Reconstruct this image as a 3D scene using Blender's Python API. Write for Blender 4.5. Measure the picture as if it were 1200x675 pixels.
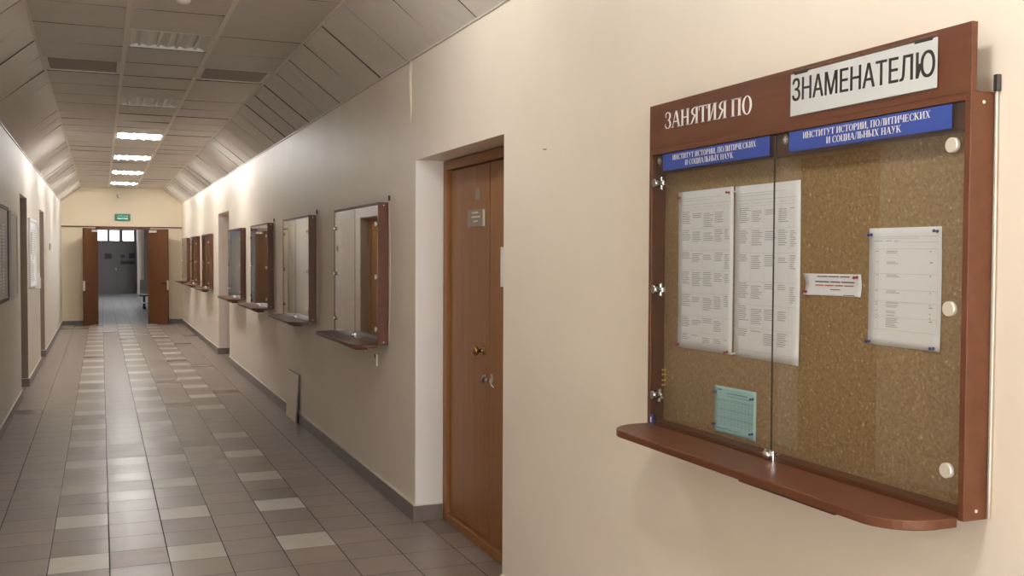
import bpy, bmesh, math, random
from mathutils import Vector, Matrix
random.seed(7)
for o in list(bpy.data.objects): bpy.data.objects.remove(o)
S = bpy.context.scene
C = S.collection

# ------------------------------------------------------------------ camera
F, YAW, PIT, ROL, EYE = 1187.212, .385237732, .0319529874, -.00463973991, 1.63
fw = Vector((math.sin(YAW)*math.cos(PIT), math.cos(YAW)*math.cos(PIT), -math.sin(PIT)))
rt = Vector((math.cos(YAW), -math.sin(YAW), 0)); up = rt.cross(fw)
r2 = rt*math.cos(ROL) - up*math.sin(ROL); u2 = rt*math.sin(ROL) + up*math.cos(ROL)
cd = bpy.data.cameras.new('camera'); cam = bpy.data.objects.new('camera', cd); C.objects.link(cam)
m = Matrix.Identity(4)
for i in range(3): m[i][0], m[i][1], m[i][2] = r2[i], u2[i], -fw[i]
m[0][3], m[1][3], m[2][3] = 0, 0, EYE
cam.matrix_world = m
cd.sensor_width = 36; cd.lens = F/1200*36; cd.clip_start = .05; cd.clip_end = 200
S.camera = cam

# ------------------------------------------------------------------ world, exposure
W = bpy.data.worlds.new('sky'); S.world = W; W.use_nodes = True
bgn = W.node_tree.nodes['Background']; bgn.inputs[0].default_value = (.96, .97, 1, 1); bgn.inputs[1].default_value = 4.5
vs = S.view_settings; vs.view_transform = 'Standard'; vs.look = 'None'; vs.gamma = 1; vs.use_curve_mapping = False
vs.exposure = 0.80
LAMP = 62.0                      # emission of one lit tube
LAMPC = (1, .985, .95)
ld = bpy.data.lights.new('window_daylight', 'AREA'); ld.shape = 'RECTANGLE'; ld.size = 2.1; ld.size_y = 1.5; ld.energy = 150; ld.color = (.93, .97, 1)
lo = bpy.data.objects.new('window_daylight', ld); C.objects.link(lo); lo.location = (.47, -4.96, 1.75); lo.rotation_euler = (math.radians(90), 0, 0)   # cool fill light added in front of the unseen rear wall
S.cycles.use_denoising = True
S.cycles.max_bounces = 10; S.cycles.diffuse_bounces = 6; S.cycles.glossy_bounces = 5; S.cycles.transparent_max_bounces = 16
S.cycles.sample_clamp_indirect = 6; S.cycles.caustics_reflective = False

# ------------------------------------------------------------------ materials
def nodes(name):
    mt = bpy.data.materials.new(name); mt.use_nodes = True
    nt = mt.node_tree; return mt, nt, nt.nodes['Principled BSDF'], nt.nodes, nt.links
def plain(name, col, rough=.5, metal=0, spec=.5, var=0, scale=20, bump=0, bscale=60, stretch=(1, 1, 1), coat=0, emit=None):
    mt, nt, b, N, L = nodes(name)
    b.inputs['Base Color'].default_value = (*col, 1); b.inputs['Roughness'].default_value = rough
    b.inputs['Metallic'].default_value = metal; b.inputs['Specular IOR Level'].default_value = spec
    if coat: b.inputs['Coat Weight'].default_value = coat; b.inputs['Coat Roughness'].default_value = .15
    if emit:
        b.inputs['Emission Color'].default_value = (*emit[0], 1); b.inputs['Emission Strength'].default_value = emit[1]
    if var or bump:
        tc = N.new('ShaderNodeTexCoord'); mp = N.new('ShaderNodeMapping'); mp.inputs['Scale'].default_value = stretch
        L.new(tc.outputs['Object'], mp.inputs[0])
    if var:
        n = N.new('ShaderNodeTexNoise'); n.inputs['Scale'].default_value = scale; n.inputs['Detail'].default_value = 6
        L.new(mp.outputs[0], n.inputs['Vector'])
        r = N.new('ShaderNodeMapRange'); r.inputs[1].default_value = .25; r.inputs[2].default_value = .75
        r.inputs[3].default_value = 1-var; r.inputs[4].default_value = 1+var
        L.new(n.outputs[0], r.inputs[0])
        mx = N.new('ShaderNodeVectorMath'); mx.operation = 'SCALE'; mx.inputs[0].default_value = col
        L.new(r.outputs[0], mx.inputs['Scale']); L.new(mx.outputs[0], b.inputs['Base Color'])
    if bump:
        n = N.new('ShaderNodeTexNoise'); n.inputs['Scale'].default_value = bscale; n.inputs['Detail'].default_value = 4
        L.new(mp.outputs[0], n.inputs['Vector'])
        bp = N.new('ShaderNodeBump'); bp.inputs['Strength'].default_value = bump; bp.inputs['Distance'].default_value = .004
        L.new(n.outputs[0], bp.inputs['Height']); L.new(bp.outputs[0], b.inputs['Normal'])
    return mt

M = {}
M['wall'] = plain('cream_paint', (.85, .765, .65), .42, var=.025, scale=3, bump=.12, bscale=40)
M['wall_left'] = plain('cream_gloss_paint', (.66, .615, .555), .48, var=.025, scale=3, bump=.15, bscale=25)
M['wall_end'] = plain('ochre_cream_paint', (.80, .69, .52), .5, var=.02, scale=3)
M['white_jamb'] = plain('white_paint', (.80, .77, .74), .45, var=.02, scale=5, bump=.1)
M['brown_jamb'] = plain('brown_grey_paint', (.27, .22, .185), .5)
M['hall_wall'] = plain('grey_hall_paint', (.60, .57, .53), .6)
M['tilec'] = plain('ceiling_tile', (.66, .61, .55), .40, var=.05, scale=9, bump=.25, bscale=130)
M['tilegap'] = plain('tile_gap', (.06, .05, .04), .8)
M['runner'] = plain('grid_runner', (.86, .80, .72), .45)
M['housing'] = plain('white_enamel', (.8, .78, .74), .35)
M['tube'] = plain('lit_tube', (1, 1, 1), .4, emit=(LAMPC, LAMP))
M['tube_off'] = plain('unlit_tube', (.66, .62, .57), .35)
M['reflector'] = plain('reflector_sheet', (.70, .66, .60), .32)
M['vent'] = plain('vent_grille', (.36, .29, .23), .6)
M['base'] = plain('baseboard_tile', (.19, .15, .135), .4, var=.12, scale=12)
M['caulk'] = plain('white_caulk', (.72, .67, .60), .6)
M['chrome'] = plain('chrome', (.75, .73, .70), .18, metal=1)
M['satin'] = plain('satin_cap', (.80, .75, .64), .35, metal=.45)
M['brass'] = plain('aged_brass', (.42, .25, .10), .25, metal=1)
M['paper'] = plain('paper', (.87, .885, .91), .7, var=.02, scale=14)
M['paper_blue'] = plain('blue_paper', (.42, .68, .70), .7, var=.03, scale=14)
M['ink'] = plain('grey_ink', (.42, .42, .45), .8)
M['ink2'] = plain('pale_ink', (.58, .58, .60), .8)
M['ink_blue'] = plain('blue_grey_ink', (.14, .27, .33), .8)
M['ink_red'] = plain('red_ink', (.45, .12, .10), .8)
M['ink_dark'] = plain('dark_ink', (.045, .045, .055), .7)
M['white_letter'] = plain('white_lettering', (.85, .84, .83), .5)
M['banner'] = plain('blue_banner', (.030, .062, .30), .45)
M['pin_red'] = plain('red_plastic', (.36, .03, .05), .3)
M['pin_blue'] = plain('blue_plastic', (.03, .07, .30), .3)
M['pin_yellow'] = plain('yellow_plastic', (.72, .50, .06), .3)
M['pin_white'] = plain('white_plastic', (.8, .79, .76), .35)
M['cable'] = plain('cream_cable', (.72, .66, .55), .5)
M['dark'] = plain('dark_plastic', (.035, .03, .028), .5)
M['grey_sheet'] = plain('grey_sheet', (.50, .475, .44), .45)
M['greyplate'] = plain('brushed_plate', (.30, .25, .20), .35, metal=.5)
M['green'] = plain('exit_green', (.0, .06, .035), .4, emit=((.0, .30, .17), .10))
M['exit_text'] = plain('exit_text', (.6, .9, .8), .4, emit=((.55, 1, .85), .55))
M['exit_text2'] = plain('exit_text_dim', (.1, .5, .35), .4, emit=((.12, .75, .5), .4))
M['seat_metal'] = plain('seat_metal', (.55, .55, .56), .3, metal=.8)
M['curtain'] = plain('curtain', (.25, .19, .17), .8)
M['hall_door'] = plain('hall_door', (.17, .155, .15), .5)

def printed():
    mt, nt, b, N, L = nodes('printed_sheet'); tc = N.new('ShaderNodeTexCoord')
    w = N.new('ShaderNodeTexWave'); w.bands_direction = 'Z'; w.inputs['Scale'].default_value = 11; w.inputs['Distortion'].default_value = 0
    L.new(tc.outputs['Object'], w.inputs['Vector']); n = N.new('ShaderNodeTexNoise'); n.inputs['Scale'].default_value = 6; L.new(tc.outputs['Object'], n.inputs['Vector'])
    a = N.new('ShaderNodeMath'); a.operation = 'MULTIPLY'; L.new(w.outputs['Fac'], a.inputs[0]); L.new(n.outputs[0], a.inputs[1])
    cr = N.new('ShaderNodeValToRGB'); cr.color_ramp.elements[0].position = .3; cr.color_ramp.elements[0].color = (.84, .84, .84, 1); cr.color_ramp.elements[1].position = .42; cr.color_ramp.elements[1].color = (.5, .5, .51, 1)
    L.new(a.outputs[0], cr.inputs[0]); L.new(cr.outputs[0], b.inputs['Base Color']); b.inputs['Roughness'].default_value = .6; return mt
M['printed'] = printed()
def wood(name, c1, c2, rough=.35, scale=1.0, coat=.2, axis='z'):
    mt, nt, b, N, L = nodes(name)
    tc = N.new('ShaderNodeTexCoord'); mp = N.new('ShaderNodeMapping'); L.new(tc.outputs['Object'], mp.inputs[0])
    mp.inputs['Scale'].default_value = {'z': (16, 16, 1.1), 'y': (16, 1.1, 16)}[axis]
    n = N.new('ShaderNodeTexNoise'); n.inputs['Scale'].default_value = 3*scale; n.inputs['Detail'].default_value = 8; n.inputs['Distortion'].default_value = .6
    L.new(mp.outputs[0], n.inputs['Vector'])
    cr = N.new('ShaderNodeValToRGB'); cr.color_ramp.elements[0].color = (*c1, 1); cr.color_ramp.elements[1].color = (*c2, 1)
    cr.color_ramp.elements[0].position = .3; cr.color_ramp.elements[1].position = .7
    L.new(n.outputs[0], cr.inputs[0]); L.new(cr.outputs[0], b.inputs['Base Color'])
    b.inputs['Roughness'].default_value = rough; b.inputs['Coat Weight'].default_value = coat; b.inputs['Coat Roughness'].default_value = .2; b.inputs['Specular IOR Level'].default_value = .38
    return mt
M['mahog'] = wood('red_brown_laminate', (.098, .032, .013), (.130, .046, .019), .42, .6, .02, 'y')
M['mahog_dark'] = wood('dark_red_laminate', (.075, .022, .013), (.105, .034, .018), .45, .6, 0, 'y')
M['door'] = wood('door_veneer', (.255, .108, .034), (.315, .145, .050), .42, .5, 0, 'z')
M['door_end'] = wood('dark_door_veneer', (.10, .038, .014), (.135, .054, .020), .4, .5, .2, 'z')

def cork():
    mt, nt, b, N, L = nodes('cork')
    tc = N.new('ShaderNodeTexCoord')
    v = N.new('ShaderNodeTexVoronoi'); v.inputs['Scale'].default_value = 150; L.new(tc.outputs['Object'], v.inputs['Vector'])
    n = N.new('ShaderNodeTexNoise'); n.inputs['Scale'].default_value = 110; n.inputs['Detail'].default_value = 6; n.inputs['Roughness'].default_value = .7
    L.new(tc.outputs['Object'], n.inputs['Vector'])
    a = N.new('ShaderNodeMath'); a.operation = 'MULTIPLY_ADD'; a.inputs[1].default_value = .35
    L.new(v.outputs['Color'], a.inputs[0]); L.new(n.outputs[0], a.inputs[2])
    cr = N.new('ShaderNodeValToRGB'); e = cr.color_ramp.elements
    e[0].position = .36; e[0].color = (.19, .118, .050, 1); e[1].position = .95; e[1].color = (.66, .51, .30, 1)
    k = e.new(.62); k.color = (.29, .190, .090, 1); k = e.new(.84); k.color = (.36, .245, .125, 1)
    L.new(a.outputs[0], cr.inputs[0]); L.new(cr.outputs[0], b.inputs['Base Color']); b.inputs['Roughness'].default_value = .85
    return mt
M['cork'] = cork()
M['backing'] = plain('pale_backing', (.55, .46, .33), .7, var=.05, scale=6)

def glass():
    mt, nt, b, N, L = nodes('door_glass'); N.remove(b)
    out = [x for x in N if x.type == 'OUTPUT_MATERIAL'][0]
    f = q = N.new('ShaderNodeFresnel'); ge = N.new('ShaderNodeNewGeometry')
    ior = N.new('ShaderNodeMapRange'); ior.inputs[3].default_value = 1.5; ior.inputs[4].default_value = 1/1.5   # the ray goes straight on, so both faces mirror alike
    L.new(ge.outputs['Backfacing'], ior.inputs[0]); L.new(ior.outputs[0], f.inputs['IOR'])
    t = N.new('ShaderNodeBsdfTransparent'); t.inputs[0].default_value = (.965, .97, .965, 1)
    g = N.new('ShaderNodeBsdfGlossy'); g.inputs['Roughness'].default_value = .012; g.inputs[0].default_value = (1, 1, 1, 1)
    mx = N.new('ShaderNodeMixShader'); L.new(q.outputs[0], mx.inputs[0]); L.new(t.outputs[0], mx.inputs[1]); L.new(g.outputs[0], mx.inputs[2])
    L.new(mx.outputs[0], out.inputs[0]); return mt
M['glass'] = glass()

TX0, TPX, TY0, TPY = -.2685, .297, 5.601, .302
def floor_mat(name, dark, light, pattern=True, rough=.27):
    mt, nt, b, N, L = nodes(name)
    tc = N.new('ShaderNodeTexCoord'); sp = N.new('ShaderNodeSeparateXYZ'); L.new(tc.outputs['Object'], sp.inputs[0])
    def mth(op, a, bb=None, c=None):
        n = N.new('ShaderNodeMath'); n.operation = op
        for i, v in enumerate((a, bb, c)):
            if v is None: continue
            if isinstance(v, (int, float)): n.inputs[i].default_value = v
            else: L.new(v, n.inputs[i])
        return n.outputs[0]
    u = mth('DIVIDE', mth('SUBTRACT', sp.outputs[0], TX0), TPX); v = mth('DIVIDE', mth('SUBTRACT', sp.outputs[1], TY0), TPY)
    iu, iv = mth('FLOOR', u), mth('FLOOR', v); fu, fv = mth('SUBTRACT', u, iu), mth('SUBTRACT', v, iv)
    cb = N.new('ShaderNodeCombineXYZ'); L.new(iu, cb.inputs[0]); L.new(iv, cb.inputs[1])
    wn = N.new('ShaderNodeTexWhiteNoise'); wn.noise_dimensions = '2D'; L.new(cb.outputs[0], wn.inputs['Vector'])
    ed = mth('MULTIPLY', mth('MINIMUM', fu, mth('SUBTRACT', 1, fu)), TPX); ev = mth('MULTIPLY', mth('MINIMUM', fv, mth('SUBTRACT', 1, fv)), TPY)
    g = mth('MAXIMUM', mth('LESS_THAN', ed, .0028), mth('LESS_THAN', ev, .0024))
    hgt = mth('MINIMUM', mth('MULTIPLY', mth('MINIMUM', ed, ev), 200), 1)
    var = mth('MULTIPLY_ADD', wn.outputs['Value'], .34, .82)
    def mix(fac, a, bb):
        n = N.new('ShaderNodeMix'); n.data_type = 'RGBA'
        if isinstance(fac, (int, float)): n.inputs[0].default_value = fac
        else: L.new(fac, n.inputs[0])
        for k, x in ((6, a), (7, bb)):
            if isinstance(x, tuple): n.inputs[k].default_value = (*x, 1)
            else: L.new(x, n.inputs[k])
        return n.outputs[2]
    col = dark
    if pattern:
        row = mth('LESS_THAN', mth('FLOORED_MODULO', mth('ADD', iv, .5), 3), 1)
        ce = mth('LESS_THAN', mth('FLOORED_MODULO', mth('ADD', iu, .5), 2), 1)
        rng = mth('MULTIPLY', mth('GREATER_THAN', iu, -.5), mth('LESS_THAN', iu, 4.5))
        lt = mth('MULTIPLY', mth('MULTIPLY', row, ce), rng)
        col = mix(lt, dark, light)
    sn = N.new('ShaderNodeTexNoise'); sn.inputs['Scale'].default_value = 7; sn.inputs['Detail'].default_value = 6; L.new(tc.outputs['Object'], sn.inputs['Vector'])
    var = mth('MULTIPLY', var, mth('MULTIPLY_ADD', sn.outputs[0], .3, .85))
    sc = N.new('ShaderNodeVectorMath'); sc.operation = 'SCALE'
    if isinstance(col, tuple): sc.inputs[0].default_value = col
    else: L.new(col, sc.inputs[0])
    L.new(var, sc.inputs['Scale'])
    L.new(mix(g, sc.outputs[0], (.045, .036, .030)), b.inputs['Base Color'])
    L.new(mth('MULTIPLY_ADD', wn.outputs['Value'], .10, mth('MULTIPLY_ADD', g, .4, rough)), b.inputs['Roughness'])
    nz = N.new('ShaderNodeTexNoise'); nz.inputs['Scale'].default_value = 9; nz.inputs['Detail'].default_value = 3; L.new(tc.outputs['Object'], nz.inputs['Vector'])
    bp = N.new('ShaderNodeBump'); bp.inputs['Strength'].default_value = .35; bp.inputs['Distance'].default_value = .002
    L.new(mth('MULTIPLY_ADD', nz.outputs[0], .35, hgt), bp.inputs['Height']); L.new(bp.outputs[0], b.inputs['Normal'])
    return mt
M['floor'] = floor_mat('floor_tiles', (.30, .25, .225), (.60, .58, .53))
M['hall_floor'] = floor_mat('hall_floor_tiles', (.30, .305, .32), (.3, .3, .3), False, .3)

# ------------------------------------------------------------------ mesh helpers
class MB:
    """collects shapes, then links them as one mesh object"""
    def __init__(s): s.bm = bmesh.new(); s.mi = 0
    def face(s, pts):
        f = s.bm.faces.new([s.bm.verts.new(p) for p in pts]); f.material_index = s.mi; return f
    def box(s, x0, x1, y0, y1, z0, z1, bev=0):
        b2 = bmesh.new(); bmesh.ops.create_cube(b2, size=1)
        for v in b2.verts: v.co = Vector(((x0+x1)/2+v.co.x*(x1-x0), (y0+y1)/2+v.co.y*(y1-y0), (z0+z1)/2+v.co.z*(z1-z0)))
        if bev: bmesh.ops.bevel(b2, geom=b2.edges[:], offset=bev, segments=2, profile=.5, affect='EDGES')
        s.merge(b2); return s
    def merge(s, b2):
        mp = {v: s.bm.verts.new(v.co) for v in b2.verts}
        for f in b2.faces:
            g = s.bm.faces.new([mp[v] for v in f.verts]); g.material_index = s.mi; g.smooth = f.smooth
        b2.free()
    def lathe(s, p, axis, prof, n=20):
        """prof: (distance along axis, radius)"""
        p = Vector(p); a = Vector(axis).normalized(); u = a.orthogonal().normalized(); w = a.cross(u); b2 = bmesh.new(); rings = []
        for d, r in prof:
            rings.append([b2.verts.new(p+a*d+(u*math.cos(t)+w*math.sin(t))*max(r, 1e-5)) for t in [2*math.pi*i/n for i in range(n)]])
        for A, B in zip(rings, rings[1:]):
            for i in range(n): b2.faces.new((A[i], A[(i+1) % n], B[(i+1) % n], B[i])).smooth = True
        b2.faces.new(rings[0][::-1]); b2.faces.new(rings[-1])
        bmesh.ops.recalc_face_normals(b2, faces=b2.faces[:]); s.merge(b2); return s
    def cyl(s, p, q, r, n=14):
        d = Vector(q)-Vector(p); return s.lathe(p, d, [(0, r), (d.length, r)], n)
    def tube(s, pts, r, n=10):
        b2 = bmesh.new(); P = [Vector(p) for p in pts]; rings = []
        for i, p in enumerate(P):
            t = (P[min(i+1, len(P)-1)]-P[max(i-1, 0)]).normalized(); u = t.cross(Vector((.3, .9, .2))).normalized(); w = t.cross(u)
            rings.append([b2.verts.new(p+(u*math.cos(a)+w*math.sin(a))*r) for a in [2*math.pi*k/n for k in range(n)]])
        for A, B in zip(rings, rings[1:]):
            for i in range(n): b2.faces.new((A[i], A[(i+1) % n], B[(i+1) % n], B[i])).smooth = True
        b2.faces.new(rings[0][::-1]); b2.faces.new(rings[-1]); bmesh.ops.recalc_face_normals(b2, faces=b2.faces[:]); s.merge(b2); return s
    def prism(s, poly, z0, z1, mapf, bev=0):
        """polygon (a,b) extruded from z0 to z1; mapf(a,b,c) -> point"""
        b2 = bmesh.new(); A = [b2.verts.new(mapf(a, b, z0)) for a, b in poly]; B = [b2.verts.new(mapf(a, b, z1)) for a, b in poly]; n = len(poly)
        b2.faces.new(A[::-1]); b2.faces.new(B)
        for i in range(n): b2.faces.new((A[i], A[(i+1) % n], B[(i+1) % n], B[i]))
        bmesh.ops.recalc_face_normals(b2, faces=b2.faces[:])
        if bev:
            eds = [e for e in b2.edges if any(len(f.verts) > 4 for f in e.link_faces)]
            bmesh.ops.bevel(b2, geom=eds, offset=bev, segments=2, profile=.5, affect='EDGES')
        s.merge(b2); return s
    def build(s, name, mats, parent=None, loc=None):
        me = bpy.data.meshes.new(name); s.bm.to_mesh(me); s.bm.free()
        for k in (mats if isinstance(mats, (list, tuple)) else [mats]): me.materials.append(M[k])
        o = bpy.data.objects.new(name, me); C.objects.link(o)
        if parent: o.parent = parent
        if loc: o.location = loc
        return o
def tag(o, label, cat, group=None, kind=None):
    o['label'] = label; o['category'] = cat
    if group: o['group'] = group
    if kind: o['kind'] = kind
    return o
def thing(name, label, cat, loc=(0, 0, 0), group=None, kind=None):
    e = bpy.data.objects.new(name, None); C.objects.link(e); e.location = loc; e.empty_display_size = .1
    return tag(e, label, cat, group, kind)
def struct(o, label=None, cat=None):
    o['kind'] = 'structure'
    if label: o['label'] = label; o['category'] = cat
    return o
def dup(root, loc):
    r = root.copy(); C.objects.link(r); r.location = loc
    for ch in list(root.children):
        c = ch.copy(); C.objects.link(c); c.parent = r
        for g in ch.children:
            d = g.copy(); C.objects.link(d); d.parent = c
    return r

# ------------------------------------------------------------------ serif lettering built stroke by stroke
def glyphs():
    T, t = .17, .07
    def R(x0, x1, y0, y1): return [(x0, y0), (x1, y0), (x1, y1), (x0, y1)]
    def stem(x, w=T, y0=0, y1=1, s0=True, s1=True):
        o = [R(x, x+w, y0, y1)]
        if s0: o.append(R(x-.06, x+w+.06, y0, y0+.05))
        if s1: o.append(R(x-.06, x+w+.06, y1-.05, y1))
        return o
    def dg(x0, y0, x1, y1, w): return [[(x0, y0), (x0+w, y0), (x1+w, y1), (x1, y1)]]
    def ring(cx, cy, rx, ry, wx, wy, a0=0, a1=360, n=20):
        o = []
        for i in range(n):
            a, b = math.radians(a0+(a1-a0)*i/n), math.radians(a0+(a1-a0)*(i+1)/n)
            o.append([(cx+rx*math.cos(a), cy+ry*math.sin(a)), (cx+rx*math.cos(b), cy+ry*math.sin(b)), (cx+(rx-wx)*math.cos(b), cy+(ry-wy)*math.sin(b)), (cx+(rx-wx)*math.cos(a), cy+(ry-wy)*math.sin(a))])
        return o
    G = {}
    G[' '] = (.30, [])
    G['П'] = (.78, stem(.07)+stem(.53)+[R(.07, .70, .93, 1)])
    G['Н'] = (.78, stem(.07)+stem(.53)+[R(.2, .6, .47, .54)])
    G['И'] = (.78, stem(.07)+stem(.53)+dg(.20, .08, .50, .92, .07))
    G['О'] = (.78, ring(.38, .5, .35, .52, .16, .05))
    G['С'] = (.70, ring(.38, .5, .35, .52, .16, .05, 50, 310)+[R(.58, .64, .66, .98), R(.58, .63, .06, .26)])
    G['З'] = (.60, ring(.24, .745, .28, .275, .15, .05, -90, 140, 14)+ring(.24, .265, .31, .285, .16, .05, -150, 90, 14)+[R(.03, .09, .68, .95), R(.0, .06, .06, .30)])
    G['А'] = (.78, dg(.04, 0, .33, 1, .06)+dg(.56, 0, .31, 1, .17)+[R(.16, .6, .32, .38), R(-.02, .18, 0, .05), R(.50, .80, 0, .05)])
    G['Я'] = (.74, stem(.50)+ring(.50, .74, .38, .26, .16, .05, 90, 270, 12)+[R(.46, .6, .95, 1)]+dg(.06, 0, .36, .5, .15)+[R(.0, .24, 0, .05)])
    G['Т'] = (.70, stem(.27)[:2]+[R(.02, .69, .93, 1), R(.02, .07, .74, 1), R(.64, .69, .74, 1)])
    G['У'] = (.74, dg(.30, .35, .08, 1, .17)+dg(.24, .0, .56, 1, .07)+[R(.0, .32, .95, 1), R(.48, .74, .95, 1), R(.12, .3, 0, .06)])
    G['Р'] = (.66, stem(.07)+ring(.24, .73, .36, .27, .16, .05, -90, 90, 12))
    G[','] = (.28, [R(.07, .2, 0, .13), [(.07, .0), (.2, .0), (.08, -.2), (.04, -.18)]])
    G['Л'] = (.76, stem(.52)+dg(.12, .05, .28, 1, .06)+[R(.28, .6, .93, 1), R(.0, .16, 0, .08)])
    G['Ч'] = (.74, stem(.50)+stem(.07, T, .5, 1, False, True)+[R(.1, .55, .44, .52)])
    G['Е'] = (.68, stem(.07)+[R(.1, .6, .93, 1), R(.1, .6, 0, .07), R(.2, .44, .47, .54), R(.55, .6, .75, 1), R(.56, .61, 0, .25), R(.42, .46, .38, .63)])
    G['К'] = (.78, stem(.07)+dg(.24, .48, .52, 1, .07)+dg(.54, 0, .26, .55, .18)+[R(.44, .70, .95, 1), R(.50, .80, 0, .05)])
    G['Х'] = (.78, dg(.50, 0, .08, 1, .18)+dg(.07, 0, .58, 1, .07)+[R(.0, .32, .95, 1), R(.50, .76, .95, 1), R(.0, .24, 0, .05), R(.46, .76, 0, .05)])
    G['Ц'] = (.80, stem(.07)+stem(.53)+[R(.07, .78, 0, .07), R(.73, .79, -.16, .07)])
    G['Ь'] = (.66, stem(.07)+ring(.24, .27, .36, .27, .16, .05, -90, 90, 12))
    G['Ы'] = (.96, stem(.07)+ring(.22, .27, .33, .27, .15, .05, -90, 90, 12)+stem(.70))
    return G
GL = glyphs()
def serif(text, width, height, to):
    """mesh builder holding the text set to the given width; to(u,v) -> point"""
    adv = sum(GL[c][0] for c in text); k = width/adv; mb = MB(); x = 0; j = 0
    for c in text:
        w, polys = GL[c]
        for q in polys:
            mb.face([to((x+a)*k, b*height) for a, b in q])
        x += w
    return mb
def sans(text, width, height, to, mat, name, parent, bold=0.0):
    # letters from the built-in face; bold lays shifted copies over one another
    cu = bpy.data.curves.new('text', 'FONT'); cu.body = text; cu.resolution_u = 4; 
    ob = bpy.data.objects.new('text', cu); C.objects.link(ob)
    dg = bpy.context.evaluated_depsgraph_get(); me = bpy.data.meshes.new_from_object(ob.evaluated_get(dg)); me.name = name
    bpy.data.objects.remove(ob)
    xs = [v.co.x for v in me.vertices]; ys = [v.co.y for v in me.vertices]
    for v in me.vertices: v.co = Vector(to((v.co.x-min(xs))/(max(xs)-min(xs))*width, (v.co.y-min(ys))/(max(ys)-min(ys))*height))
    if bold:
        b2 = bmesh.new()
        for dx in (-bold, 0, bold):
            n0 = len(b2.verts); b2.from_mesh(me); b2.verts.ensure_lookup_table()
            for v in b2.verts[n0:]: v.co.y += dx
        b2.to_mesh(me); b2.free()
    me.materials.clear(); me.materials.append(M[mat]); o = bpy.data.objects.new(name, me); C.objects.link(o); o.parent = parent
    return o

# ------------------------------------------------------------------ the shell
XL, XR, YB, YE = -.835, 1.77, -5.0, 25.13          # left wall, right wall, rear end, far end wall
ZL, ZR, ZC = 2.80, 2.825, 3.15                     # wall tops and the flat ceiling
CL, CR = -.42, 1.352                               # edges of the flat ceiling
struct(MB().box(-1.3, 2.4, YB-.3, YE+.2, -.1, 0).build('floor', 'floor'), 'brown ceramic tile floor with three rows of pale tiles', 'floor')
def wall_with_openings(x0, x1, top, opens, name, mat):
    mb = MB(); y = YB
    for a, b, h in opens:
        mb.box(x0, x1, y, a, 0, top); mb.box(x0, x1, a, b, h, top); y = b
    mb.box(x0, x1, y, YE, 0, top)
    return struct(mb.build(name, mat))
RO = [(4.47, 5.93, 2.205), (15.62, 17.1, 2.28)]
LO = [(4.72, 5.66, 2.30), (12.52, 13.66, 2.30), (16.4, 17.60, 2.28)]
tag(wall_with_openings(XR, XR+.32, ZR+.02, RO, 'wall_right', 'wall'), 'cream painted corridor wall carrying the notice boards', 'wall')
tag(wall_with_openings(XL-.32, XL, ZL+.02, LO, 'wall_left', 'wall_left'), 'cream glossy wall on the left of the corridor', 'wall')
struct(MB().box(-1.3, 2.4, YB-.2, YB, 0, 3.3).build('wall_rear', 'wall'))
wr = thing('fill_light_frame', 'frame added round the fill light behind the camera', 'window', (.47, YB, 1.75), None, 'structure')  # window-like frame added for the rear fill light; the wall has no opening
f = MB(); f.box(-1.12, -1.05, 0, .05, -.82, .82); f.box(1.05, 1.12, 0, .05, -.82, .82); f.box(-1.05, 1.05, 0, .05, -.82, -.75); f.box(-1.05, 1.05, 0, .05, .75, .82); f.build('window_frame', 'housing', wr)
# white lining of the right door recesses
tn = 0
for a, b, h in RO:
    tn += 1
    mb = MB(); mb.box(XR+.001, XR+.175, b-.006, b+.001, .0, h); mb.box(XR+.001, XR+.175, a-.001, a+.006, 0, h)
    struct(mb.build('trim_%d' % tn, 'white_jamb'), 'white painted sides of the %s door recess on the right' % ('near' if tn == 1 else 'far'), 'door recess')
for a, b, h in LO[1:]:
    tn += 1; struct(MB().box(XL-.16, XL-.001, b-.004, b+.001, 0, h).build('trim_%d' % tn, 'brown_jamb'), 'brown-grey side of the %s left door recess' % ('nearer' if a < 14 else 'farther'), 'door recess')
# end wall with double door opening
OX0, OX1, OZ = -.085, 1.03, 2.235
mb = MB(); mb.box(-1.2, OX0, YE, YE+.16, 0, OZ); mb.box(OX1, 2.1, YE, YE+.16, 0, OZ); mb.box(-1.2, 2.1, YE, YE+.16, OZ, 3.3)
mb.box(XL, XR, YE-.025, YE, 2.262, 3.03); mb.box(-.6, 1.55, YE-.07, YE, 3.03, 3.16)
mb.box(XL, XR, YE-.032, YE-.02, 2.315, 2.327)
tag(struct(mb.build('wall_end', 'wall_end')), 'cream end wall over the open double doors', 'wall')
mb = MB(); mb.box(XL, OX0, YE-.03, YE, 2.24, 2.262); mb.box(OX1, XR, YE-.03, YE, 2.24, 2.262)
tn += 1; struct(mb.build('trim_%d' % tn, 'mahog_dark'), 'thin dark strip along the end wall beside the door head', 'trim')

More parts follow.
